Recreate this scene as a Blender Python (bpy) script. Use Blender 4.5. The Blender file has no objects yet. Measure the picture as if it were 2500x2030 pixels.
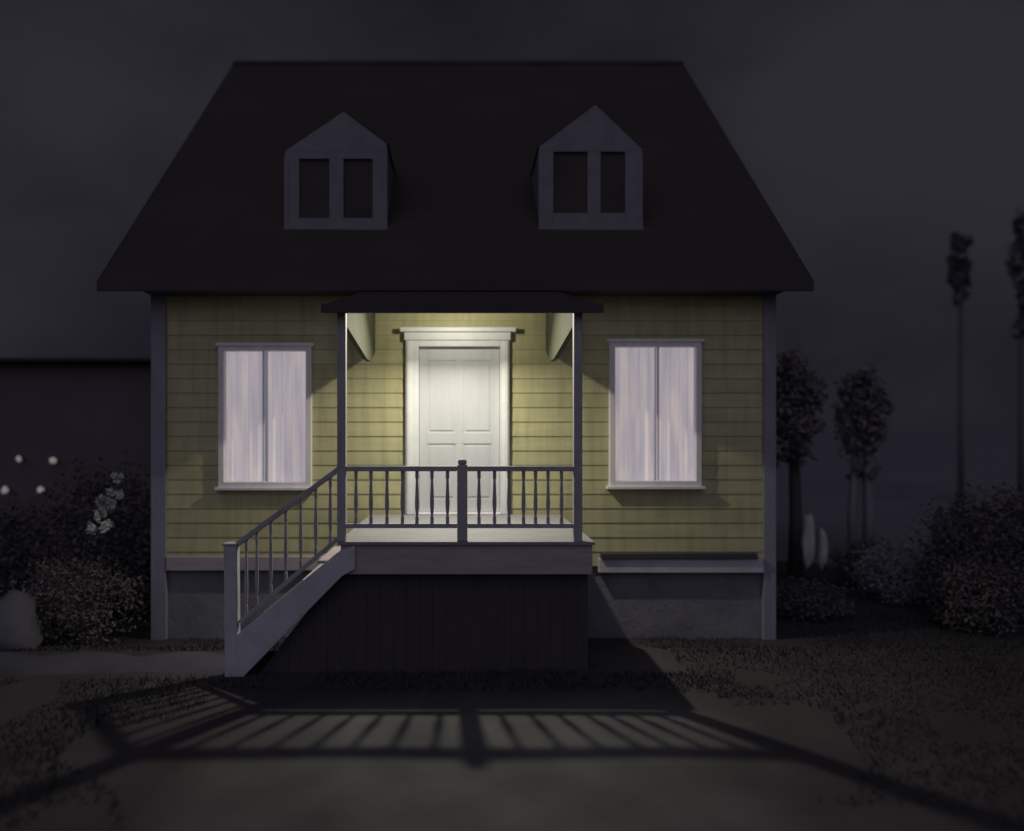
import bpy, bmesh, math, random
from mathutils import Vector, Matrix, noise
random.seed(7)
scene = bpy.context.scene
C = scene.collection

# ------------------------------------------------------------------ survey
# The porch front stands on the line y = 0, the camera 8 m in front of it.
CAMY, CAMZ, F = -8.0, 2.5, 760.0
def X(px, y): return (px - 463.0) * (y - CAMY) / F
def Z(py, y): return CAMZ - (py - 437.5) * (y - CAMY) / F
WALL = 2.8                       # front wall plane
EAVE, RIDGE = 2.4, 8.6
DECK = 1.41
RAIL = 2.20

# ------------------------------------------------------------------ materials
def mat(name, c1, c2=None, rough=0.8, scale=6.0, bump=0.15, bscale=60.0, stretch=(1, 1, 1), spec=0.3, detail=6.0):
    m = bpy.data.materials.new(name); m.use_nodes = True
    nt = m.node_tree; N = nt.nodes; L = nt.links
    b = N['Principled BSDF']
    b.inputs['Roughness'].default_value = rough
    b.inputs['Specular IOR Level'].default_value = spec
    tc = N.new('ShaderNodeTexCoord'); mp = N.new('ShaderNodeMapping')
    mp.inputs['Scale'].default_value = stretch
    L.new(tc.outputs['Object'], mp.inputs['Vector'])
    n1 = N.new('ShaderNodeTexNoise'); n1.inputs['Scale'].default_value = scale; n1.inputs['Detail'].default_value = detail
    n1.inputs['Roughness'].default_value = 0.62
    L.new(mp.outputs[0], n1.inputs['Vector'])
    r = N.new('ShaderNodeValToRGB')
    r.color_ramp.elements[0].position = 0.3; r.color_ramp.elements[1].position = 0.7
    c2 = c2 or tuple(c * 0.75 for c in c1)
    r.color_ramp.elements[0].color = (*c2, 1); r.color_ramp.elements[1].color = (*c1, 1)
    L.new(n1.outputs['Fac'], r.inputs['Fac']); L.new(r.outputs[0], b.inputs['Base Color'])
    n2 = N.new('ShaderNodeTexNoise'); n2.inputs['Scale'].default_value = bscale; n2.inputs['Detail'].default_value = 4
    L.new(mp.outputs[0], n2.inputs['Vector'])
    bp = N.new('ShaderNodeBump'); bp.inputs['Strength'].default_value = bump; bp.inputs['Distance'].default_value = 0.02
    L.new(n2.outputs['Fac'], bp.inputs['Height']); L.new(bp.outputs[0], b.inputs['Normal'])
    return m

M = {}
M['siding'] = mat('yellow_siding', (.555, .52, .292), (.445, .42, .245), .7, 1.6, .2, 26, (0.35, 1, 4))
def board_variation(m):
    # each board weathered a little differently, faint butt joints, rain streaks
    nt = m.node_tree; N = nt.nodes; L = nt.links; b = N['Principled BSDF']
    src = b.inputs['Base Color'].links[0].from_socket
    tc = N.new('ShaderNodeTexCoord'); sp = N.new('ShaderNodeSeparateXYZ'); cb = N.new('ShaderNodeCombineXYZ')
    L.new(tc.outputs['Object'], sp.inputs[0]); L.new(sp.outputs[0], cb.inputs[0])
    sh = N.new('ShaderNodeMath'); sh.operation = 'SUBTRACT'; sh.inputs[1].default_value = Z(566, WALL); L.new(sp.outputs[2], sh.inputs[0]); L.new(sh.outputs[0], cb.inputs[1])
    br = N.new('ShaderNodeTexBrick'); br.inputs['Scale'].default_value = 1; br.inputs['Brick Width'].default_value = 2.3; br.inputs['Row Height'].default_value = .205
    br.inputs['Mortar Size'].default_value = .0022; br.inputs['Mortar Smooth'].default_value = .3; br.offset = .37; br.squash = 1
    br.inputs['Color1'].default_value = (.84, .85, .86, 1); br.inputs['Color2'].default_value = (1, 1, 1, 1); br.inputs['Mortar'].default_value = (.5, .5, .5, 1)
    L.new(cb.outputs[0], br.inputs['Vector'])
    m1 = N.new('ShaderNodeMixRGB'); m1.blend_type = 'MULTIPLY'; m1.inputs[0].default_value = 1; L.new(src, m1.inputs[1]); L.new(br.outputs['Color'], m1.inputs[2])
    mp = N.new('ShaderNodeMapping'); mp.inputs['Scale'].default_value = (5, 1, .5); L.new(tc.outputs['Object'], mp.inputs[0])
    ns = N.new('ShaderNodeTexNoise'); ns.inputs['Scale'].default_value = 1.7; ns.inputs['Detail'].default_value = 8; L.new(mp.outputs[0], ns.inputs['Vector'])
    rp = N.new('ShaderNodeValToRGB'); rp.color_ramp.elements[0].position = .3; rp.color_ramp.elements[0].color = (.72, .74, .74, 1); rp.color_ramp.elements[1].position = .55; rp.color_ramp.elements[1].color = (1, 1, 1, 1)
    L.new(ns.outputs['Fac'], rp.inputs['Fac'])
    m2 = N.new('ShaderNodeMixRGB'); m2.blend_type = 'MULTIPLY'; m2.inputs[0].default_value = .7; L.new(m1.outputs[0], m2.inputs[1]); L.new(rp.outputs[0], m2.inputs[2])
    L.new(m2.outputs[0], b.inputs['Base Color'])
board_variation(M['siding'])
M['trim'] = mat('grey_trim', (.28, .27, .325), (.215, .207, .25), .7, 3, .15, 40, (2, 2, .5))
M['dormer'] = mat('dormer_paint', (.25, .24, .28), (.19, .185, .215), .75, 3, .15, 40)
M['header'] = mat('lamp_bright_white', (.74, .75, .77), (.66, .67, .70), .55, 2.5, .12, 30, (3, .5, 3))  # door white raised here, lamp brightness put into the header paint
M['white'] = mat('white_paint', (.55, .565, .60), (.49, .50, .54), .55, 2.5, .12, 30, (3, 3, .4))
M['frame'] = mat('window_paint', (.80, .76, .79), (.68, .64, .68), .6, 3.0, .12, 30, (3, 3, .5))
M['roof'] = mat('dark_shingle', (.055, .0485, .048), (.072, .057, .056), .95, .55, .5, 35, spec=.1)
M['porchroof'] = mat('porch_shingle', (.06, .052, .057), (.075, .058, .06), .95, 2, .5, 35, spec=.1)
M['fascia'] = mat('fascia_paint', (.075, .066, .075), (.06, .052, .06), .8, 3, .1, 30, spec=.15)
M['lining'] = mat('porch_lining', (.065, .067, .045), (.05, .052, .035), .85, 3, .15, 30)
M['under'] = mat('under_porch_shade', (.075, .067, .067), (.064, .057, .058), .9, 2.5, .3, 30, (3, 1, .6), spec=.1)
M['post'] = mat('post_paint', (.40, .385, .41), (.29, .28, .31), .65, 5, .15, 50, (2, 2, .6))
M['deck'] = mat('deck_paint', (.275, .27, .295), (.20, .195, .22), .6, 4, .2, 40, (.6, 3, 3))
M['skirt'] = mat('skirt_board', (.42, .36, .385), (.29, .25, .275), .75, 3, .2, 30, (.5, 2, 3))
M['stringer'] = mat('stringer_paint', (.52, .50, .55), (.38, .36, .41), .7, 3, .2, 30)
M['stone'] = mat('foundation_render', (.21, .205, .235), (.13, .125, .145), .9, 1.4, .4, 18)
M['glassdark'] = mat('dark_window_glass', (.055, .045, .049), (.08, .066, .068), .5, 2, .03, 4, spec=.1)
M['bark'] = mat('dark_bark', (.10, .09, .095), (.06, .055, .06), .9, 6, .5, 20, (1, 1, .3))
M['palebark'] = mat('pale_bark', (.30, .29, .33), (.19, .18, .21), .85, 3, .5, 14, (1, 1, .3))
M['leaf'] = mat('night_foliage', (.14, .124, .13), (.10, .088, .093), .85, 3, .1, 20, spec=.1)
M['treeleaf'] = mat('tree_foliage', (.25, .228, .245), (.18, .162, .178), .85, 3, .1, 20, spec=.1)
M['leafgrey'] = mat('grey_foliage', (.34, .33, .385), (.24, .23, .275), .85, 3, .1, 20, spec=.1)
M['bloom'] = mat('pale_petals', (.72, .71, .70), (.5, .5, .5), .8, 8, .2, 30)
M['farbark'] = mat('far_bark', (.17, .16, .19), (.13, .125, .145), .9, 3, .3, 10, (1, 1, .3))
M['rock'] = mat('grey_rock', (.115, .11, .14), (.06, .058, .075), .9, 1.8, .5, 9)
M['palestone'] = mat('pale_stone', (.60, .60, .64), (.40, .40, .44), .9, 3, .4, 14)
M['path'] = mat('path_concrete', (.075, .071, .098), (.047, .045, .062), .9, 1.1, .4, 24)
M['block'] = mat('neighbour_wall', (.125, .11, .125), (.10, .087, .10), .9, .6, .3, 10)
M['blockroof'] = mat('neighbour_roof', (.06, .05, .055), (.045, .04, .044), .95, .6, .3, 10)
M['metal'] = mat('lamp_metal', (.2, .19, .18), (.15, .14, .14), .4, 8, .05, 40)
M['grass'] = mat('night_grass', (.066, .061, .062), (.044, .04, .042), .9, 3, .1, 20, spec=.1)
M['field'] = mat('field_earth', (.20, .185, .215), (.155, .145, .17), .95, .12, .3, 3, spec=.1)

def emit_mat(name, base, col, strength):
    m = mat(name, base, tuple(c * .85 for c in base), .9, 5, .2, 40, (4, 4, .3))
    b = m.node_tree.nodes['Principled BSDF']
    b.inputs['Emission Color'].default_value = (*col, 1); b.inputs['Emission Strength'].default_value = strength
    return m
def curtain_mat():
    # room light put into the cloth as emission, varied by vertical noise streaks
    m = emit_mat('lit_curtain', (.62, .60, .63), (1, .92, .95), .42)
    nt = m.node_tree; N = nt.nodes; L = nt.links; b = N['Principled BSDF']
    tc = N.new('ShaderNodeTexCoord'); mp = N.new('ShaderNodeMapping'); mp.inputs['Scale'].default_value = (5.5, 1, .55)
    L.new(tc.outputs['Object'], mp.inputs[0])
    n = N.new('ShaderNodeTexNoise'); n.inputs['Scale'].default_value = 1.6; n.inputs['Detail'].default_value = 3
    L.new(mp.outputs[0], n.inputs['Vector'])
    r = N.new('ShaderNodeValToRGB')
    r.color_ramp.elements[0].position = .32; r.color_ramp.elements[0].color = (.62, .58, .66, 1)
    r.color_ramp.elements[1].position = .68; r.color_ramp.elements[1].color = (1.0, .86, .80, 1)
    L.new(n.outputs['Fac'], r.inputs['Fac']); L.new(r.outputs[0], b.inputs['Emission Color'])
    return m
M['curtain'] = curtain_mat()
M['glow'] = emit_mat('small_light_glow', (.5, .5, .48), (1, .96, .86), .16)

def glass_mat():
    m = bpy.data.materials.new('clear_pane'); m.use_nodes = True
    nt = m.node_tree; N = nt.nodes; L = nt.links
    N.remove(N['Principled BSDF'])
    t = N.new('ShaderNodeBsdfTransparent'); t.inputs[0].default_value = (.96, .96, .97, 1)
    g = N.new('ShaderNodeBsdfGlossy'); g.inputs['Roughness'].default_value = .15
    mx = N.new('ShaderNodeMixShader'); mx.inputs[0].default_value = .05
    L.new(t.outputs[0], mx.inputs[1]); L.new(g.outputs[0], mx.inputs[2])
    L.new(mx.outputs[0], N['Material Output'].inputs['Surface'])
    return m
M['pane'] = glass_mat()
M['blind'] = emit_mat('blind_cloth', (.3, .3, .36), (.7, .8, 1), .10)

def ground_mat():
    m = bpy.data.materials.new('yard_ground'); m.use_nodes = True
    nt = m.node_tree; N = nt.nodes; L = nt.links; b = N['Principled BSDF']
    b.inputs['Roughness'].default_value = .95; b.inputs['Specular IOR Level'].default_value = .1
    tc = N.new('ShaderNodeTexCoord')
    def noise_(s, d=5):
        n = N.new('ShaderNodeTexNoise'); n.inputs['Scale'].default_value = s; n.inputs['Detail'].default_value = d
        L.new(tc.outputs['Object'], n.inputs['Vector']); return n
    def math_(op, a, c, clamp=False):
        n = N.new('ShaderNodeMath'); n.operation = op; n.use_clamp = clamp
        for i, v in enumerate((a, c)):
            if isinstance(v, (int, float)): n.inputs[i].default_value = v
            else: L.new(v, n.inputs[i])
        return n.outputs[0]
    sep = N.new('ShaderNodeSeparateXYZ'); L.new(tc.outputs['Object'], sep.inputs[0])
    # gravel tone sized to the lamp-lit pool, light put into its colour; turf elsewhere
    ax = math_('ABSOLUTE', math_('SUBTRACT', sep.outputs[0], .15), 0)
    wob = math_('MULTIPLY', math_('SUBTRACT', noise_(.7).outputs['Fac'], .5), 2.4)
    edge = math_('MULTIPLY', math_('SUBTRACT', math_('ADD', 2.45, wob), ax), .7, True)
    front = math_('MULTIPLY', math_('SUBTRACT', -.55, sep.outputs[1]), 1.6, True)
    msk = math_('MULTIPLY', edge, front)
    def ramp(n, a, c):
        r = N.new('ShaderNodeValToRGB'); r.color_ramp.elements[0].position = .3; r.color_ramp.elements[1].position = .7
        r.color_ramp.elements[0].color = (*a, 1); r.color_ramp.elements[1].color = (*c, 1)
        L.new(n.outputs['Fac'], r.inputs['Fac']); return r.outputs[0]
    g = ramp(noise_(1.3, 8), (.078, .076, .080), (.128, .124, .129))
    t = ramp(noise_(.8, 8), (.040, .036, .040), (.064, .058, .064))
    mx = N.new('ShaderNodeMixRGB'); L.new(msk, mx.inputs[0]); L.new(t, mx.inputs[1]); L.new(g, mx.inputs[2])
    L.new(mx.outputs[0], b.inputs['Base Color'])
    bp = N.new('ShaderNodeBump'); bp.inputs['Strength'].default_value = .35; bp.inputs['Distance'].default_value = .02
    L.new(noise_(38, 6).outputs['Fac'], bp.inputs['Height']); L.new(bp.outputs[0], b.inputs['Normal'])
    return m
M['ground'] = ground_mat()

# ------------------------------------------------------------------ builders
def tag(o, label=None, cat=None, group=None, kind=None):
    if label: o['label'] = label
    if cat: o['category'] = cat
    if group: o['group'] = group
    if kind: o['kind'] = kind
    return o
def empty(name, loc, label, cat, group=None):
    o = bpy.data.objects.new(name, None); C.objects.link(o); o.location = loc; o.empty_display_size = .3
    return tag(o, label, cat, group)

class MB:
    def __init__(s): s.bm = bmesh.new()
    def box(s, a, b):
        (x0, y0, z0), (x1, y1, z1) = a, b
        x0, x1 = min(x0, x1), max(x0, x1); y0, y1 = min(y0, y1), max(y0, y1); z0, z1 = min(z0, z1), max(z0, z1)
        v = [s.bm.verts.new(p) for p in ((x0,y0,z0),(x1,y0,z0),(x1,y1,z0),(x0,y1,z0),(x0,y0,z1),(x1,y0,z1),(x1,y1,z1),(x0,y1,z1))]
        for f in ((3,2,1,0),(4,5,6,7),(0,1,5,4),(1,2,6,5),(2,3,7,6),(3,0,4,7)): s.bm.faces.new([v[i] for i in f])
        return s
    def quad(s, *p): s.bm.faces.new([s.bm.verts.new(q) for q in p]); return s
    def prism(s, poly, axis, a, b):
        """poly: 2D points; axis 'y' -> (x,z) swept in y, axis 'x' -> (y,z) swept in x"""
        f = (lambda p, t: (p[0], t, p[1])) if axis == 'y' else (lambda p, t: (t, p[0], p[1]))
        v0 = [s.bm.verts.new(f(p, a)) for p in poly]; v1 = [s.bm.verts.new(f(p, b)) for p in poly]
        s.bm.faces.new(v0); s.bm.faces.new(list(reversed(v1)))
        n = len(poly)
        for i in range(n): s.bm.faces.new((v0[(i+1) % n], v0[i], v1[i], v1[(i+1) % n]))
        return s
    def bar(s, p, q, w, h):
        """square bar from p to q, w across (y), h tall"""
        p, q = Vector(p), Vector(q); d = (q - p).normalized()
        side = Vector((0, 1, 0)) if abs(d.y) < .9 else Vector((1, 0, 0))
        up = d.cross(side).normalized(); side = up.cross(d).normalized()
        v = []
        for c in (p, q):
            for a, b in ((-1,-1),(1,-1),(1,1),(-1,1)): v.append(s.bm.verts.new(c + side*a*w/2 + up*b*h/2))
        for f in ((3,2,1,0),(4,5,6,7),(0,1,5,4),(1,2,6,5),(2,3,7,6),(3,0,4,7)): s.bm.faces.new([v[i] for i in f])
        return s
    def lathe(s, prof, c=(0,0,0), seg=20):
        rings = []
        for r, z in prof:
            rings.append([s.bm.verts.new((c[0]+r*math.cos(2*math.pi*k/seg), c[1]+r*math.sin(2*math.pi*k/seg), c[2]+z)) for k in range(seg)])
        for a, b in zip(rings, rings[1:]):
            for k in range(seg): s.bm.faces.new((a[k], a[(k+1) % seg], b[(k+1) % seg], b[k]))
        s.bm.faces.new(list(reversed(rings[0]))); s.bm.faces.new(rings[-1])
        return s
    def tube(s, pts, radii, seg=8):
        pts = [Vector(p) for p in pts]; rings = []
        for i, p in enumerate(pts):
            d = (pts[min(i+1, len(pts)-1)] - pts[max(i-1, 0)]).normalized()
            a = d.orthogonal().normalized(); b = d.cross(a)
            rings.append([s.bm.verts.new(p + (a*math.cos(2*math.pi*k/seg) + b*math.sin(2*math.pi*k/seg))*radii[i]) for k in range(seg)])
        for a, b in zip(rings, rings[1:]):
            for k in range(seg): 
                try: s.bm.faces.new((a[k], a[(k+1) % seg], b[(k+1) % seg], b[k]))
                except ValueError: pass
        s.bm.faces.new(list(reversed(rings[0]))); s.bm.faces.new(rings[-1])
        return s
    def leaves(s, c, rad, n, size, gap=.0, fill=.55, seed=0):
        """leaf faces spread in clumps through an ellipsoid volume"""
        rnd = random.Random(seed); c = Vector(c)
        clumps = []
        for k in range(max(6, int(n / 55))):
            while True:
                p = Vector((rnd.uniform(-1,1), rnd.uniform(-1,1), rnd.uniform(-1,1)))
                if fill*.4 < p.length < 1: break
            clumps.append(p)
        for i in range(n):
            k = rnd.choice(clumps)
            p = k + Vector((rnd.gauss(0,.17), rnd.gauss(0,.17), rnd.gauss(0,.17)))
            p = c + Vector((p.x*rad[0], p.y*rad[1], p.z*rad[2]))
            nrm = Vector((rnd.gauss(0,1), rnd.gauss(0,1), rnd.gauss(.4,1))).normalized()
            a = nrm.orthogonal().normalized(); b = nrm.cross(a)
            ang = rnd.uniform(0, 6.28); u = a*math.cos(ang) + b*math.sin(ang); v = nrm.cross(u)
            l = size*rnd.uniform(.6, 1.3)
            s.quad(p - u*l*.5, p + v*l*.28 + nrm*l*.06, p + u*l*.5, p - v*l*.28 + nrm*l*.06)
        return s
    def build(s, name, m, parent=None, bevel=0.0, smooth=False, rel=True):
        me = bpy.data.meshes.new(name); s.bm.normal_update(); 
        if parent is not None and rel:
            w = Vector((0,0,0)); q = parent
            while q is not None: w += q.location; q = q.parent
            bmesh.ops.translate(s.bm, verts=s.bm.verts, vec=-w)
        s.bm.to_mesh(me); s.bm.free(); me.materials.append(m)
        o = bpy.data.objects.new(name, me); C.objects.link(o)
        if parent is not None: o.parent = parent
        if smooth:
            for p in me.polygons: p.use_smooth = True
        if bevel:
            b = o.modifiers.new('edge', 'BEVEL'); b.width = bevel; b.segments = 2; b.limit_method = 'ANGLE'
        return o
def fix(bm): bmesh.ops.recalc_face_normals(bm, faces=bm.faces)

# ------------------------------------------------------------------ ground
def gz(x, y):
    t = max(0, min(1, (y - .7) / 2.0)); t = t*t*(3-2*t)
    far = max(0, min(1, (y - 16) / 20))
    near = 1 - far
    return -.36*t*(1-far) + near*.018*noise.noise(Vector((x*.7, y*.7, 0)))
def axis(lo, hi, core_lo, core_hi, step):
    a = []; v = core_lo
    while v <= core_hi + 1e-6: a.append(v); v += step
    g = step; v = core_hi
    while v < hi: g *= 1.35; v = min(hi, v+g); a.append(v)
    g = step; v = core_lo
    while v > lo: g *= 1.35; v = max(lo, v-g); a.append(v)
    return sorted(set(a))
xs = axis(-320, 320, -9, 9, .3); ys = axis(-60, 500, -6, 18, .3)
mb = MB(); grid = [[mb.bm.verts.new((x, y, gz(x, y))) for x in xs] for y in ys]
for j in range(len(ys)-1):
    for i in range(len(xs)-1): mb.bm.faces.new((grid[j][i], grid[j][i+1], grid[j+1][i+1], grid[j+1][i]))
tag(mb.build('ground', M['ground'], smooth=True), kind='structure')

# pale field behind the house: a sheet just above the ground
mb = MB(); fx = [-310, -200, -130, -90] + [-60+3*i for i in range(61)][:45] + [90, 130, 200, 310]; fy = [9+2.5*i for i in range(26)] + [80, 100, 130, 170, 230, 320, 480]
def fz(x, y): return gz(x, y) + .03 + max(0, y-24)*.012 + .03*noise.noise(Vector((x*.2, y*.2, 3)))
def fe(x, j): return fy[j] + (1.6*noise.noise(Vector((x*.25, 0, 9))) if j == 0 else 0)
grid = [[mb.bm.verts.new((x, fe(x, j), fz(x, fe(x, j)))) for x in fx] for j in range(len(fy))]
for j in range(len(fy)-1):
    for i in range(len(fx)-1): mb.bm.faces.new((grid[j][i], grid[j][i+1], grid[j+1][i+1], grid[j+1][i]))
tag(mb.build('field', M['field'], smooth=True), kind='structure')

# path to the foot of the stairs: worn irregular slab
mb = MB(); rnd = random.Random(3); top = []; bot = []
n = 26
for k in range(n+1):
    x = -6.6 + (4.05)*k/n
    top.append((x, .78 + .10*math.sin(k*.9) + rnd.uniform(-.05,.05)))
    bot.append((x, .02 - .10*math.sin(k*.55) + rnd.uniform(-.05,.05) + .25*max(0, (6-k)/6)))
cols = []
for (x, yt), (_, yb) in zip(top, bot):
    cols.append([mb.bm.verts.new((x + .04*math.sin(r*2.), yb+(yt-yb)*r/6, gz(x, yb+(yt-yb)*r/6)+.035+.006*math.sin(x*5+r) - (.05 if r in (0,6) else 0))) for r in range(7)])
for a, b in zip(cols, cols[1:]):
    for r in range(6): mb.bm.faces.new((a[r], b[r], b[r+1], a[r+1]))
tag(mb.build('path', M['path'], smooth=True), kind='structure')

# short turf around the yard (uncountable)
mb = MB(); rnd = random.Random(11)
for i in range(64000):
    side = rnd.random()
    if side < .46: x = rnd.uniform(-8.5, -2.2); y = rnd.uniform(-3.6, 3.0)
    elif side < .92: x = rnd.uniform(2.4, 9); y = rnd.uniform(-3.6, 4.5)
    else: x = rnd.uniform(-2.2, 3); y = rnd.uniform(-.7, .08)
    k = noise.noise(Vector((x*.8, y*.8, 5)))
    if k < -.35 or abs(x-.1) < 2.7 + k*1.2 and y < -.5: continue
    if -6.7 < x < -2.3 and -.12 < y < .95: continue
    z = gz(x, y); a = rnd.uniform(0, 6.28); h = rnd.uniform(.02, .055)*(1+k); w = .008
    dx, dy = math.cos(a)*w, math.sin(a)*w; lx, ly = rnd.gauss(0, .03), rnd.gauss(0, .03)
    mb.quad((x-dx, y-dy, z-.005), (x+dx, y+dy, z-.005), (x+lx+dx*.2, y+ly+dy*.2, z+h), (x+lx-dx*.2, y+ly-dy*.2, z+h))
tag(mb.build('grass', M['grass']), 'short dark turf growing in patches on the yard', 'grass', kind='stuff')

# ------------------------------------------------------------------ the house
house = empty('house', (0, WALL, 0), 'yellow clapboard house with dark gable roof, two dormers and lit front porch', 'house')
XL, XR = X(153, WALL), X(774, WALL)
ez = Z(290, EAVE); rz = Z(62, RIDGE); slope = (rz-ez)/(RIDGE-EAVE)
BACK = 2*RIDGE - WALL
SB = Z(566, WALL)                # underside of the siding
wall_top = ez + (WALL-EAVE)*slope - .16
win = [(X(221,WALL), X(311,WALL), Z(486,WALL), Z(347,WALL)), (X(610,WALL), X(699,WALL), Z(485,WALL), Z(343,WALL))]
dw = (X(411,WALL), X(505,WALL), DECK, Z(334,WALL))
# front wall: lapped boards with real openings
mb = MB(); exp_ = .205; z = SB; holes = win + [dw]
while z < wall_top:
    z1 = min(z+exp_, wall_top)
    cuts = sorted({z, z1} | {h[k] for h in holes for k in (2, 3) if z < h[k] < z1})
    for a, b in zip(cuts, cuts[1:]):
        ya = WALL - .010*(1-(a-z)/exp_); yb = WALL - .010*(1-(b-z)/exp_)
        spans = [(XL, XR)]
        for h in holes:
            if h[2] < (a+b)/2 < h[3]:
                spans = [t for s_ in spans for t in ((s_[0], min(s_[1], h[0])), (max(s_[0], h[1]), s_[1])) if t[1]-t[0] > .01]
        for s0, s1 in spans:
            mb.quad((s0, ya, a), (s1, ya, a), (s1, yb, b), (s0, yb, b))
            if a == z: mb.quad((s0, WALL, a), (s1, WALL, a), (s1, ya, a), (s0, ya, a))
    z = z1
# side and rear walls with gables
for x in (XL, XR):
    v = [(x, WALL, SB), (x, BACK, SB), (x, BACK, wall_top), (x, RIDGE, rz-.2), (x, WALL, wall_top)]
    mb.bm.faces.new([mb.bm.verts.new(p) for p in v])
mb.quad((XL, BACK, SB), (XR, BACK, SB), (XR, BACK, wall_top), (XL, BACK, wall_top))
mb.build('wall', M['siding'], house)
# dark room lining behind openings
# corner boards
for a, b in ((XL-.012, X(167, WALL)), (X(762.5, WALL), XR+.012)):
    MB().box((a, WALL-.05, -.5), (b, WALL+.16, wall_top-.01)).build('corner_board', M['trim'], house, .006)
# foundation
mb = MB(); mb.box((XL+.07, WALL+.035, -.7), (XR-.07, BACK-.03, SB+.02)); mb.build('foundation', M['stone'], house, .01)
# water table boards
MB().box((X(167.5, WALL), WALL-.06, Z(570, WALL)), (X(342, WALL), WALL+.03, Z(556, WALL))).build('skirt_board', M['skirt'], house, .008)
o = MB().box((X(598, WALL), WALL-.075, Z(572, WALL)), (X(762, WALL), WALL+.03, Z(558, WALL))).build('skirt_board', M['stringer'], house, .008)
MB().box((X(600, WALL), WALL-.11, Z(557.8, WALL)), (X(755, WALL), WALL+.02, Z(552.5, WALL))).build('drip_cap', M['fascia'], house, .005)

# roof: front and back slopes in lapped courses
mb = MB(); RL, RR = X(98, EAVE), X(813, EAVE)
nc = 34; th = .05
def slopes(sign):
    pts = []
    for k in range(nc):
        t0, t1 = k/nc, (k+1)/nc
        for t, off in ((t0, .010), (t1, .0)):
            d = EAVE + (RIDGE-EAVE)*t; zz = ez + .12 + (rz-ez-.12)*t + off
            y = d if sign > 0 else 2*RIDGE-d
            pts.append((y, zz))
    return pts
for sg in (1, -1):
    p = slopes(sg)
    rows = []
    for k, (y, zz) in enumerate(p):
        row = []
        for i in range(25):
            x = RL+(RR-RL)*i/24
            wob = .012*noise.noise(Vector((x*.9, y*.8, 2)))
            row.append(mb.bm.verts.new((x, y, zz+wob)))
        rows.append(row)
    for a, b in zip(rows, rows[1:]):
        for i in range(24): mb.bm.faces.new((a[i], a[i+1], b[i+1], b[i]) if sg > 0 else (a[i+1], a[i], b[i], b[i+1]))
    # underside and eave edge
    yE = EAVE if sg > 0 else 2*RIDGE-EAVE
    mb.quad((RL, yE, ez+.0), (RR, yE, ez+.0), (RR, RIDGE, rz-.16), (RL, RIDGE, rz-.16))
    mb.quad((RL, yE, ez), (RR, yE, ez), (RR, yE, ez+.14), (RL, yE, ez+.14))
    for x in (RL, RR): mb.quad((x, yE, ez), (x, RIDGE, rz-.16), (x, RIDGE, rz), (x, yE, ez+.142))
roof = mb.build('roof', M['roof'], house)
mb = MB(); mb.prism([(RIDGE-.16, rz-.12), (RIDGE, rz+.035), (RIDGE+.16, rz-.12), (RIDGE, rz-.04)], 'x', RL, RR); fix(mb.bm)
mb.build('ridge_cap', M['roof'], roof)
MB().box((RL-.004, EAVE-.035, ez-.02), (RR+.004, EAVE-.003, ez+.135)).build('eave_board', M['fascia'], roof, .01)
# soffit closes the eave
MB().box((XL, EAVE+.01, ez-.01), (XR, WALL+.03, ez+.02)).build('soffit', M['fascia'], roof)

# dormers
def dormer(px0, px1, apx, apy, shy_l, shy_r, pyb, panes):
    D = 3.49
    x0, x1, xa = X(px0, D), X(px1, D), X(apx, D)
    za, zl, zr, zb = Z(apy, D), Z(shy_l, D), Z(shy_r, D), Z(pyb, D)
    mb = MB(); mb.prism([(x0, zb-.3), (x1, zb-.3), (x1, zr), (xa, za), (x0, zl)], 'y', D, D+2.3); fix(mb.bm)
    d = mb.build('dormer', M['dormer'], house)
    # two roof slabs
    for sx, sz in ((x0, zl), (x1, zr)):
        dx = .02 if sx > xa else -.02; k = (sz-za)/(sx-xa)
        mb = MB(); mb.prism([(xa, za+.005), (xa, za+.055), (sx+dx, sz+k*dx+.05), (sx+dx, sz+k*dx+.003)], 'y', D-.012, D+2.5); fix(mb.bm)
        mb.build('dormer_roof', M['roof'], d)
    # front boards leaving the two panes open
    mb = MB(); f0, f1 = D-.055, D-.002
    pl, pr = panes
    a0, a1, b0, b1 = X(pl[0], D), X(pl[1], D), X(pr[0], D), X(pr[1], D); pt, pb = Z(pl[2], D), Z(pl[3], D)
    pt2, pb2 = Z(pr[2], D), Z(pr[3], D)
    mb.box((x0, f0, zb), (a0, f1, min(zl, zr)-.02)); mb.box((b1, f0, zb), (x1, f1, min(zl, zr)-.02))
    mb.box((a0, f0, zb), (b1, f1, min(pb, pb2))); mb.box((a1, f0, min(pb, pb2)), (b0, f1, max(pt, pt2)))
    mb.box((a0, f0, max(pt, pt2)), (b1, f1, min(zl, zr)-.02))
    mb.prism([(x0, min(zl,zr)-.02), (x1, min(zl,zr)-.02), (x1, zr-.002), (xa, za-.002), (x0, zl-.002)], 'y', f0, f1)
    fix(mb.bm); mb.build('window_frame', M['dormer'], d, .004)
    for (p0, p1, t, b) in panes:
        w0, w1, wt, wb = X(p0, D), X(p1, D), Z(t, D), Z(b, D)
        MB().box((w0, D-.012, wb), (w1, D-.004, wt)).build('window_pane', M['glassdark'], d)
    MB().box((x0-.02, D-.09, zb-.03), (x1+.02, D-.0, zb+.035)).build('sill', M['dormer'], d, .006)
    # side boards catching the light
    MB().box((x0-.012, D-.065, zb+.04), (x0+.05, D-.056, zl-.06)).build('casing', M['dormer'], d, .003)
    MB().box((x1-.05, D-.065, zb+.04), (x1+.012, D-.056, zr-.06)).build('casing', M['dormer'], d, .003)
    return d
dormer(286, 387, 344, 113, 152, 145, 231, ((300, 330, 160, 219), (344, 373, 160, 219)))
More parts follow.
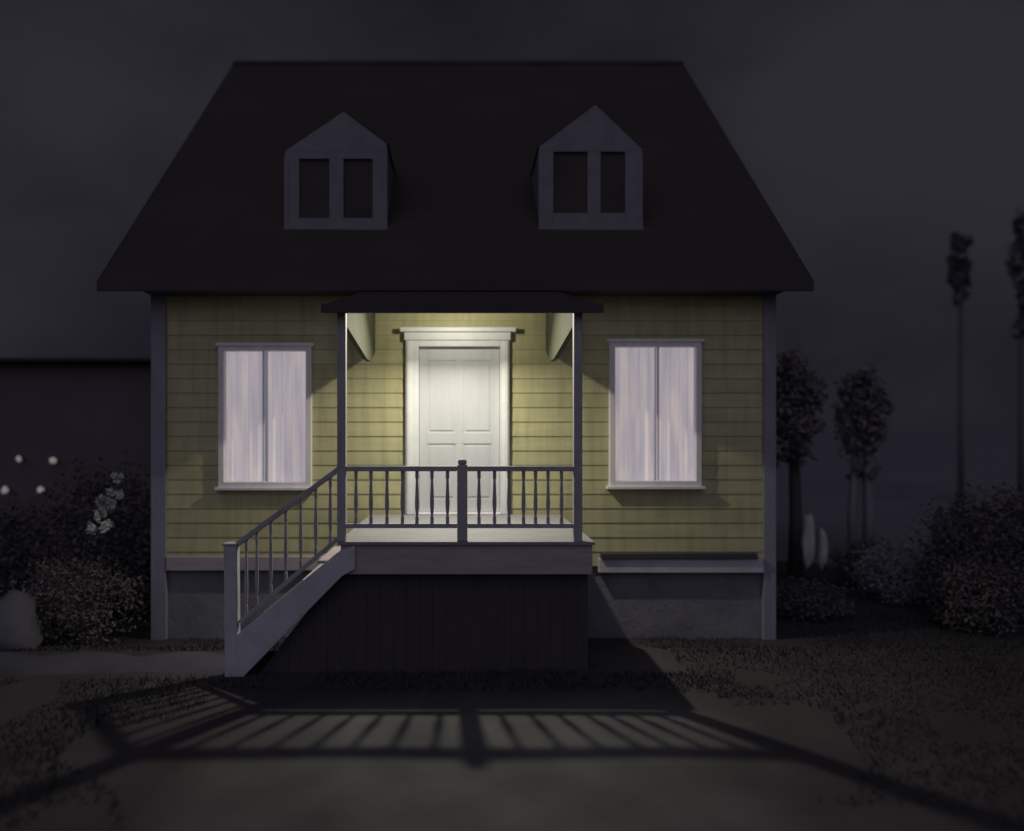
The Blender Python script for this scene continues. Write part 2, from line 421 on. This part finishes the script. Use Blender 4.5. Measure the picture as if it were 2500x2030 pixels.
dormer(539, 641, 595, 106, 148, 150, 231, ((553, 587, 153, 214), (600, 624.5, 153, 214)))

# front windows
def window(h, gapx, gapw):
    x0, x1, z0, z1 = h
    fw = .06
    # room box behind
    mb = MB()
    mb.box((x0-fw*.3, WALL-.075, z0-.03), (x0+fw, WALL+.06, z1+.01)); mb.box((x1-fw, WALL-.075, z0-.03), (x1+fw*.3, WALL+.06, z1+.01))
    mb.box((x0+fw, WALL-.075, z1-fw), (x1-fw, WALL+.06, z1+.01)); mb.box((x0+fw, WALL-.075, z0-.03), (x1-fw, WALL+.06, z0+fw))
    w = mb.build('window', M['frame'], house, .006)
    MB().box((x0-.06, WALL-.11, z0-.055), (x1+.06, WALL-.005, z0-.012)).build('sill', M['frame'], w, .006)
    MB().box((x0-.05, WALL-.095, z1+.006), (x1+.05, WALL-.005, z1+.05)).build('head_trim', M['frame'], w, .006)
    MB().box((x0+fw+.005, WALL+.0, z0+fw), (x1-fw-.005, WALL+.006, z1-fw)).build('window_pane', M['pane'], w)
    MB().box((gapx-.012, WALL-.04, z0+fw), (gapx+.012, WALL-.002, z1-fw)).build('sash_bar', M['frame'], w)
    for a, b, ph in ((x0+.03, gapx-gapw/2, .3), (gapx+gapw/2, x1-.03, 1.7)):
        mb = MB(); n = 44; rows = []
        for j in range(9):
            t = j/8; zz = z1-.02 - (z1-z0-.04)*t; row = []
            for i in range(n+1):
                u = i/n; x = a+(b-a)*u
                y = WALL+.10 + .022*math.sin(u*2*math.pi*4.3+ph+.35*t) + .010*math.sin(u*2*math.pi*9.1+2*ph) 
                row.append(mb.bm.verts.new((x, y, zz)))
            rows.append(row)
        for r0, r1 in zip(rows, rows[1:]):
            for i in range(n): mb.bm.faces.new((r0[i+1], r0[i], r1[i], r1[i+1]))
        mb.build('curtain', M['curtain'], w, smooth=True)
    mb = MB(); mb.box((x0-.05, WALL+.16, z0-.1), (x1+.05, WALL+.18, z1+.1)); mb.build('blind', M['blind'], w)
window(win[0], X(264, WALL), .055)
window(win[1], X(657.5, WALL), .03)

# door
x0, x1 = X(406, WALL), X(509, WALL); l0, l1 = X(419, WALL), X(500, WALL)
zt = Z(341, WALL); lt = Z(347, WALL)
mb = MB(); mb.box((x0, WALL-.075, DECK+.002), (l0, WALL+.10, zt)); mb.box((l1, WALL-.075, DECK+.002), (x1, WALL+.10, zt)); mb.box((l0, WALL-.075, lt), (l1, WALL+.10, zt))
dfr = mb.build('door_frame', M['header'], house, .008)
mb = MB(); mb.box((x0-.02, WALL-.10, zt+.002), (x1+.02, WALL+.02, Z(333, WALL))); mb.box((X(400.5, WALL), WALL-.15, Z(333, WALL)+.001), (X(515.5, WALL), WALL+.02, Z(328.5, WALL)))
mb.build('head_cornice', M['header'], dfr, .01)
for a, b in ((x0+.02, x0+.075), (x1-.075, x1-.02)):
    MB().box((a, WALL-.09, DECK+.003), (b, WALL-.0745, zt-.01)).build('casing_bead', M['header'], dfr, .005)
mb = MB(); mb.box((l0+.004, WALL+.03, DECK+.025), (l1-.004, WALL+.06, lt-.004))
door = mb.build('door', M['white'], house)
yf = WALL+.020
zs = [DECK+.03, DECK+.22, DECK+1.00, DECK+1.16, lt-.19, lt-.006]
mx_ = (l0+l1)/2; st = .12
mb = MB()
mb.box((l0+.006, yf, zs[0]), (l0+st, WALL+.029, zs[5])); mb.box((l1-st, yf, zs[0]), (l1-.006, WALL+.029, zs[5])); 
for a, b in ((zs[0], zs[1]), (zs[2], zs[3]), (zs[4], zs[5])): mb.box((l0+st, yf, a), (l1-st, WALL+.029, b))
for a, b in ((zs[1], zs[2]), (zs[3], zs[4])): mb.box((mx_-.06, yf, a), (mx_+.06, WALL+.029, b))
mb.build('door_stile', M['white'], door, .006)
for a, b in ((l0+st+.03, mx_-.09), (mx_+.09, l1-st-.03)):
    for c, d in ((zs[1]+.03, zs[2]-.03), (zs[3]+.03, zs[4]-.03)):
        MB().box((a, WALL+.022, c), (b, WALL+.031, d)).build('door_panel', M['white'], door, .012)
MB().box((l0, WALL-.10, DECK+.002), (l1, WALL+.06, DECK+.024)).build('threshold', M['frame'], dfr, .004)

# porch deck
PL, PR = X(341, 0), X(592, 0)
mb = MB(); nb = 19; w = (WALL-.03+.06)/nb
for k in range(nb): mb.box((PL-.03, -.06+k*w, DECK-.035), (PR+.02, -.06+(k+1)*w-.006, DECK))
deck = mb.build('porch_deck', M['deck'], house, .003)
mb = MB(); mb.box((PL, -.03, Z(574, 0)), (PR, .02, DECK-.037)); mb.box((PL, .021, Z(574, 0)+.02), (PL+.05, WALL-.1, DECK-.037)); mb.box((PR-.05, .021, Z(574, 0)+.02), (PR, WALL-.1, DECK-.037))
mb.build('deck_fascia', M['skirt'], deck, .008)
mb = MB(); xa_, xb_ = X(262, .1), X(588, .1); k = xa_  # dark boards added to stand in for the shade under porch and stairs
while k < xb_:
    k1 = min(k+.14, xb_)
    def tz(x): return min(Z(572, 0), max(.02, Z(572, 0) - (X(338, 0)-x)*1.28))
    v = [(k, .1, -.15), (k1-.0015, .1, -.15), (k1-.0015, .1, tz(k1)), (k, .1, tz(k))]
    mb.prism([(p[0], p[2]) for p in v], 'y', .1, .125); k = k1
fix(mb.bm); mb.build('porch_shade_panel', M['under'], deck, .003)
mb = MB(); mb.box((xb_-.03, .126, -.15), (xb_, WALL+.02, Z(572, 0))); mb.build('porch_shade_panel', M['under'], deck)

# porch roof: shallow lean-to
y0 = -.15; pz = 3.80; ps = .245
fl, fr = X(322, y0), X(603, y0); bl, br = fl+.07, fr-.16
yw = WALL-.03
def pzf(y): return pz + (y-y0)*ps
mb = MB()
v = [(fl, y0, pz), (fr, y0, pz), (br, yw, pzf(yw)), (bl, yw, pzf(yw))]
lo = [mb.bm.verts.new(p) for p in v]; hi = [mb.bm.verts.new((p[0], p[1], p[2]+.07)) for p in v]
mb.bm.faces.new(list(reversed(lo))); mb.bm.faces.new(hi)
for i in range(4): mb.bm.faces.new((lo[i], lo[(i+1) % 4], hi[(i+1) % 4], hi[i]))
fix(mb.bm)
proof = mb.build('porch_roof', M['porchroof'], house, .008)
MB().box((fl-.006, y0-.02, pz-.015), (fr+.006, y0-.002, pz+.085)).build('fascia_board', M['fascia'], proof, .006)
xpl, xpr = X(342, 0), X(577.5, 0)
mb = MB(); mb.box((xpl-.05, -.05, 3.835), (xpr+.05, .05, pzf(0)-.022+.0))
mb.build('beam', M['post'], proof, .004)
for x in (xpl, xpr):
    mb = MB(); mb.prism([(.051, 3.70), (1.85, 3.52), (2.3, 3.53), (WALL-.03, 3.72), (WALL-.03, pzf(WALL-.03)-.003), (.051, pzf(.051)-.003)], 'x', x-.03, x+.03); fix(mb.bm)
    mb.build('roof_cheek', M['lining'], proof)  # lower edge dropped mid-way to cut lamp light on the outer wall
# porch posts
for x in (xpl, xpr):
    MB().box((x-.045, -.045, DECK+.001), (x+.045, .045, 3.834)).build('porch_post', M['post'], house, .006)

# front balustrade
xn = X(462.3, 0)
rail = MB().box((xpl+.046, -.035, RAIL-.055), (xn-.055, .035, RAIL)).box((xn+.055, -.035, RAIL-.055), (xpr-.046, .035, RAIL)).build('porch_railing', M['post'], house, .008)
MB().box((xpl+.046, -.025, Z(528, 0)), (xn-.055, .025, Z(523.5, 0))).box((xn+.055, -.025, Z(528, 0)), (xpr-.046, .025, Z(523.5, 0))).build('bottom_rail', M['post'], rail, .005)
mb = MB(); mb.box((xn-.054, -.054, DECK+.001), (xn+.054, .054, RAIL+.015)); mb.build('newel_post', M['post'], rail, .012)
MB().lathe([(.03, 0), (.045, .012), (.05, .03), (.042, .05), (.02, .062), (.004, .066)], (xn, 0, RAIL+.012), 16).build('newel_cap', M['post'], rail, smooth=True)
def baluster(x, y, za, zb, parent, r=.021):
    h = zb-za
    prof = [(r*.9, 0), (r*.9, h*.12), (r*.6, h*.15), (r*1.0, h*.3), (r*1.08, h*.4), (r*.75, h*.72), (r*.62, h*.84), (r*.9, h*.87), (r*.9, h)]
    MB().lathe(prof, (x, y, za), 10).build('baluster', M['post'], parent)
bt, bb = RAIL-.054, Z(523.5, 0)-.001
for px in (356, 371, 387, 402.5, 417, 432, 447.5, 479, 494.5, 509, 523.5, 535.5, 548, 561.5): baluster(X(px, 0), 0, bb, bt, rail)

# stairs running down to the left, parallel to the wall
xt, xb = PL-.03, X(237, 0); sy0, sy1 = -.02, 1.02
stair = MB()
ts = Z(549, 0); bs = Z(574, 0)
stair.prism([(X(238,0), Z(634,0)), (X(338,0), Z(552,0)), (X(356,0), Z(545,0)), (X(356,0), Z(568,0)), (X(343,0), Z(575,0)), (X(244,0), Z(676,0)), (X(230,0), Z(676,0))], 'y', sy0-.045, sy0-.0)
fix(stair.bm)
stairs = stair.build('porch_stairs', M['stringer'], house, .006)
mb = MB(); mb.prism([(X(238,0), Z(634,0)), (X(338,0), Z(552,0)), (X(341,0), Z(575,0)), (X(244,0), Z(676,0)), (X(230,0), Z(676,0))], 'y', sy1, sy1+.045); fix(mb.bm)
mb.build('stringer', M['stringer'], stairs, .006)
nst = 7
for k in range(1, nst):
    zt_ = DECK*(1-k/nst); xk = xt - (xt-xb)*(k-.5)/(nst-.5)
    MB().box((xk-.13, sy0+.001, zt_-.035), (xk+.10, sy1-.001, zt_)).build('tread', M['skirt'], stairs, .005)
# stair railing
yr = -.005
sr = MB().bar((X(339.5,0), yr, Z(468.5,0)), (X(233,0), yr, Z(547.5,0)), .06, .055).build('stair_railing', M['post'], house, .008)
MB().bar((X(340,0), yr, Z(537,0)), (X(240,0), yr, Z(622,0)), .045, .045).build('bottom_rail', M['post'], sr, .005)
mb = MB(); mb.prism([(X(226.5,0), -.02), (X(239.5,0), -.02), (X(238.5,0), Z(545,0)), (X(225.5,0), Z(545,0))], 'y', yr-.065, yr+.06); fix(mb.bm)
mb.build('newel_post', M['stringer'], sr, .012)
MB().box((X(224.5,0), yr-.075, Z(545,0)+.001), (X(239,0), yr+.07, Z(542.5,0))).build('newel_cap', M['post'], sr, .008)
for px in (246.5, 257, 271, 286, 301, 316, 330.5):
    t = (px-233)/(339.5-233); zt_ = Z(547.5+(468.5-547.5)*t, 0)-.02
    t2 = (px-240)/100; zb_ = Z(622+(537-622)*t2, 0)+.01
    baluster(X(px, 0), yr, zb_, zt_, sr, .02)

# porch lamp under the lean-to
lx, ly, lz = -.10, 1.78, 4.115
lamp = MB().lathe([(.012, .11), (.012, .07), (.03, .06), (.032, .062), (.015, .075), (.07, .112), (.07, .12)], (lx, ly, lz), 16)
lamp.build('porch_lamp', M['metal'], house, smooth=True)
# bulb light plus an added disc light that throws most of it downward
pl = bpy.data.lights.new('porch_bulb', 'POINT'); pl.energy = 34; pl.color = (1, .955, .76); pl.shadow_soft_size = .045
po = bpy.data.objects.new('porch_bulb', pl); C.objects.link(po); po.location = (lx, ly, lz)
al = bpy.data.lights.new('porch_disc_light', 'AREA'); al.shape = 'DISK'; al.size = .11; al.energy = 126; al.color = (1, .955, .76)
ao = bpy.data.objects.new('porch_disc_light', al); C.objects.link(ao); ao.location = (lx, ly, lz)
ao.rotation_euler = (math.radians(-29), 0, 0)     # disc light tilted to spare the door and reach the yard

# ------------------------------------------------------------------ left background
B = 10.0
nb_ = empty('neighbouring_building', (-14, B, 0), 'long dark low building with straight roofline behind the left corner', 'building')
bx0, bx1 = -26.0, -4.6; bz = Z(363, B)
MB().box((bx0, B, -.3), (bx1, B+6, bz)).build('wall', M['block'], nb_)
MB().box((bx0-.3, B-.35, bz+.001), (bx1+.3, B+6.3, Z(357.5, B-.35))).build('roof', M['blockroof'], nb_, .03)

def shrub(name, px, pyb, y, rx, rz, label, cat, m='leaf', n=1500, size=.13, seed=1, group=None, ry=None):
    zb = gz(X(px, y), y); cx = X(px, y)
    r = empty(name, (cx, y, zb), label, cat, group)
    zc = zb + rz*.98
    MB().leaves((cx, y, zc), (rx, ry or rx*.8, rz), n, size, seed=seed).build('foliage', M[m], r)
    mb = MB(); rnd = random.Random(seed)
    for k in range(5):
        a = rnd.uniform(0, 6.28); q = Vector((cx+math.cos(a)*rx*.45, y+math.sin(a)*rx*.35, zb+rz*rnd.uniform(1.0, 1.4)))
        mb.tube([(cx+.06*math.cos(a), y+.06*math.sin(a), zb-.05), ((cx+q.x)/2-.03, (y+q.y)/2, zb+rz*.5), q], [.03, .022, .008], 6)
    mb.build('stem', M['bark'], r)
    return r
fs = shrub('flowering_shrub', 108, 0, 4.2, 1.0, 1.15, 'dark leafy shrub dotted with pale blossoms left of the house corner', 'shrub', n=9000, size=.085, seed=4)
for px, py, r, e in ((116, 477, .085, 1), (115, 495, .115, 1), (103, 504, .13, 1.0), (99, 513, .08, 1.3), (99, 527, .17, .9), (111, 503, .07, 1)):
    y = 2.85; mb = MB()
    mb.leaves((X(px, y), y, Z(py, y)), (r, r*.6, r*e), 190, .06, seed=int(px*py) % 97)
    mb.build('blossom', M['bloom'], fs)
shrub('shrub', 22, 0, 5.6, 1.5, .82, 'broad dark shrub at the left edge below the small lights', 'shrub', n=8000, size=.09, seed=8)
shrub('shrub', 75, 0, 2.2, .75, .55, 'low dark shrub between the grey boulder and the house', 'shrub', n=5000, size=.06, seed=12)
for px, py, r, lab in ((18.5, 458.5, .065, 'faint round light at upper left against the dark building'), (52.5, 460, .08, 'brightest small round light, upper right of the four on the dark building'),
                       (4.5, 490, .075, 'dim warm light cut by the left picture edge'), (40.5, 489, .07, 'small warm light, lower right of the four on the dark building')):
    y = B - .25
    o = empty('wall_lamp', (X(px, y), y, Z(py, y)), lab, 'lamp', 'small lights on the dark building')
    gl = MB().lathe([(.03, -r*1.1), (r*.7, -r*.85), (r, -r*.2), (r*.95, r*.3), (r*.6, r*.8), (.03, r*1.0)], o.location, 14)
    for v in gl.bm.verts: v.co += (v.co-o.location)*.5*noise.noise(v.co*9)
    gl.build('lamp_globe', M['glow'], o, smooth=True)
    MB().box(o.location+Vector((-.02, .05, -.02)), o.location+Vector((.02, .252, .02))).build('bracket', M['blockroof'], o)

def rock(name, c, r, label, m, cat, seed=0, sub=3, amp=.25, group=None):
    bm = bmesh.new(); bmesh.ops.create_icosphere(bm, subdivisions=sub, radius=1)
    for v in bm.verts:
        k = 1 + amp*noise.noise(v.co*1.4+Vector((seed, 0, 0))) + amp*.35*noise.noise(v.co*4+Vector((0, seed, 0)))
        v.co = Vector((v.co.x*r[0]*k, v.co.y*r[1]*k, v.co.z*r[2]*k))
    me = bpy.data.meshes.new(name); bm.to_mesh(me); bm.free(); me.materials.append(M[m])
    for p in me.polygons: p.use_smooth = True
    o = bpy.data.objects.new(name, me); C.objects.link(o); o.location = c
    return tag(o, label, cat, group)
rock('boulder', (X(4, 1.4), 1.4, Z(628, 1.4)-.03), (.46, .4, .42), 'rounded grey boulder at the lower left edge beside the path', 'rock', 'boulder', 3, amp=.5)

# ------------------------------------------------------------------ right background
def tree(name, px, y, py_top, py_bot, wpx, label, seed, n=1600, size=.2, m='treeleaf', bark='bark', trunks=((0, .12),), fork=False, group=None, lean=0):
    cx = X(px, y); zt_, zb_ = Z(py_top, y), Z(py_bot, y); base = max(gz(cx, y), fz(cx, y) if y > 9 else -9)
    r = empty(name, (cx, y, base), label, 'tree', group)
    rx = wpx*(y-CAMY)/F/2; rz_ = (zt_-zb_)/2; zc = (zt_+zb_)/2
    rnd = random.Random(seed); cr = MB()
    cr.leaves((cx, y, zc), (rx*.7, rx*.7, rz_*.85), int(n*.45), size, seed=seed)
    for k in range(8):
        f = rnd.uniform(-.85, .85); wd = 1-.45*abs(f); a = rnd.uniform(0, 6.28)
        cr.leaves((cx+math.cos(a)*rx*.5*wd, y+math.sin(a)*rx*.5*wd, zc+f*rz_), (rx*rnd.uniform(.3, .5), rx*.4, rz_*rnd.uniform(.18, .34)), int(n*.07), size, seed=seed*7+k)
    for k in range(5):
        a = rnd.uniform(0, 6.28)
        cr.leaves((cx+math.cos(a)*rx*.35, y+math.sin(a)*rx*.35, zb_-rz_*rnd.uniform(0, .35)), (rx*.25, rx*.25, rz_*.16), int(n*.012), size*.9, seed=seed*5+k)
    cr.build('crown', M[m], r)
    for dx, rad in trunks:
        mb = MB(); x = cx+dx
        pts = [(x, y, base-.1), (x+.05*rad*10*rnd.uniform(-.3,.3), y, base+(zb_-base)*.5), (cx+dx*.7+lean, y, zb_+rz_*.3), (cx+dx*.3, y, zc+rz_*.6)]
        mb.tube(pts, [rad*1.25, rad, rad*.8, rad*.2], 10)
        for k in range(7):
            a = rnd.uniform(0, 6.28); q0 = Vector((cx+dx*.6, y, zb_+rz_*rnd.uniform(.1, 1.1)))
            mb.tube([q0, q0+Vector((math.cos(a)*rx*.4, math.sin(a)*rx*.4, rz_*.2)), q0+Vector((math.cos(a)*rx*.8, math.sin(a)*rx*.8, rz_*.45))], [rad*.35, rad*.22, rad*.06], 6)
        mb.build('trunk', M[bark], r, smooth=True)
    return r
tree('tree', 790, 7.5, 349, 452, 76, 'dark round-crowned tree half hidden behind the right house corner', 21, 7000, .12, trunks=((.1, .12),))
tree('tree', 861, 9.5, 371, 462, 60, 'dark narrow tree on two pale trunks right of the house', 22, 7000, .13, bark='palebark', trunks=((-.2, .085), (.17, .11)))
tree('tall_tree', 961, 24, 233, 293, 24, 'distant dark slim tree crown high in the right sky', 23, 900, .42, bark='farbark', trunks=((0, .10),))
tree('tall_tree', 1022, 21, 206, 312, 30, 'tall dark tree cut by the right picture edge', 24, 1200, .42, bark='farbark', trunks=((0, .12),))

rock('standing_stone', (X(808.5, 6.5), 6.5, Z(540, 6.5)), (.125, .1, .50), 'larger pale upright stone beside the right house corner', 'palestone', 'stone', 5, amp=.3, group='pale upright stones right of the house')
rock('standing_stone', (X(822.5, 6.8), 6.8, Z(550, 6.8)), (.095, .09, .44), 'thinner pale upright stone just right of the larger one', 'palestone', 'stone', 9, amp=.3, group='pale upright stones right of the house')
rock('standing_stone', (X(941, 6.5), 6.5, Z(535, 6.5)), (.17, .12, .50), 'dim grey upright stone between round grey bush and dark hedge', 'rock', 'stone', 13, amp=.3, group='pale upright stones right of the house')
shrub('round_bush', 896, 0, 5.2, .62, .50, 'low rounded grey bush in the right yard', 'bush', m='leafgrey', n=6500, size=.055, seed=31)
shrub('hedge', 1000, 0, 4.2, 1.1, .95, 'large dark hedge bush at the right picture edge', 'hedge', n=11000, size=.085, seed=33)
shrub('hedge', 985, 0, 3.2, .6, .5, 'lower dark bush in front of the dim upright stone at right', 'hedge', n=6000, size=.07, seed=35)
shrub('shrub', 872, 0, 6.6, .75, .42, 'small dark shrub behind the round grey bush', 'shrub', n=4500, size=.07, seed=37)
shrub('shrub', 812, 0, 4.0, .55, .28, 'low dark shrub hugging the right house corner', 'shrub', n=3500, size=.06, seed=39)

# ------------------------------------------------------------------ night sky, added fill light
w = bpy.data.worlds.new('World'); scene.world = w; w.use_nodes = True
nt = w.node_tree; N = nt.nodes; L = nt.links; bg = N['Background']
tc = N.new('ShaderNodeTexCoord'); mp = N.new('ShaderNodeMapping'); mp.inputs['Scale'].default_value = (1.0, 1.0, 1.6); mp.inputs['Location'].default_value = (.35, .2, .1)
L.new(tc.outputs['Generated'], mp.inputs[0])
n1 = N.new('ShaderNodeTexNoise'); n1.inputs['Scale'].default_value = 2.3; n1.inputs['Detail'].default_value = 5; n1.inputs['Roughness'].default_value = .5
L.new(mp.outputs[0], n1.inputs['Vector'])
r = N.new('ShaderNodeValToRGB'); e = r.color_ramp.elements
e[0].position = .36; e[0].color = (.0116, .0106, .0160, 1); e[1].position = .70; e[1].color = (.0243, .0242, .0312, 1)
def bank(d, r0, k):
    # a broad paler cloud bank in one quarter of the sky
    v = N.new('ShaderNodeVectorMath'); v.operation = 'DISTANCE'; L.new(tc.outputs['Generated'], v.inputs[0]); v.inputs[1].default_value = d
    m = N.new('ShaderNodeMapRange'); m.interpolation_type = 'SMOOTHSTEP'
    m.inputs['From Min'].default_value = r0; m.inputs['From Max'].default_value = .03; m.inputs['To Min'].default_value = 0; m.inputs['To Max'].default_value = k
    L.new(v.outputs['Value'], m.inputs['Value']); return m.outputs[0]
acc = n1.outputs['Fac']
for d, r0, k in (((.43, .84, .33), .32, .18), ((-.46, .85, .24), .26, .10), ((-.05, .85, .52), .3, -.09), ((.5, .86, .0), .3, -.05)):
    ad = N.new('ShaderNodeMath'); ad.operation = 'ADD'; L.new(acc, ad.inputs[0]); L.new(bank(d, r0, k), ad.inputs[1]); acc = ad.outputs[0]
L.new(acc, r.inputs['Fac']); L.new(r.outputs[0], bg.inputs['Color']); bg.inputs['Strength'].default_value = 1.0

sl = bpy.data.lights.new('night_fill', 'SUN'); sl.energy = .335; sl.angle = math.radians(75); sl.color = (.90, .88, 1.11)  # added wide fill from the camera side, lifts the dark surfaces
so = bpy.data.objects.new('night_fill', sl); C.objects.link(so); so.rotation_euler = (math.radians(50), 0, math.radians(-8))

# ------------------------------------------------------------------ camera
cam = bpy.data.cameras.new('camera'); co = bpy.data.objects.new('camera', cam); C.objects.link(co)
co.location = (0, CAMY, CAMZ); co.rotation_euler = (math.radians(90), 0, 0)
cam.sensor_width = 36; cam.lens = F/1024*36
cam.shift_x = (512-463)/1024; cam.shift_y = (437.5-415.5)/1024
cam.clip_end = 2000
cam.dof.use_dof = True; cam.dof.focus_distance = 8.6; cam.dof.aperture_fstop = .30
scene.camera = co
scene.view_settings.view_transform = 'Standard'; scene.view_settings.look = 'None'; scene.view_settings.exposure = 0
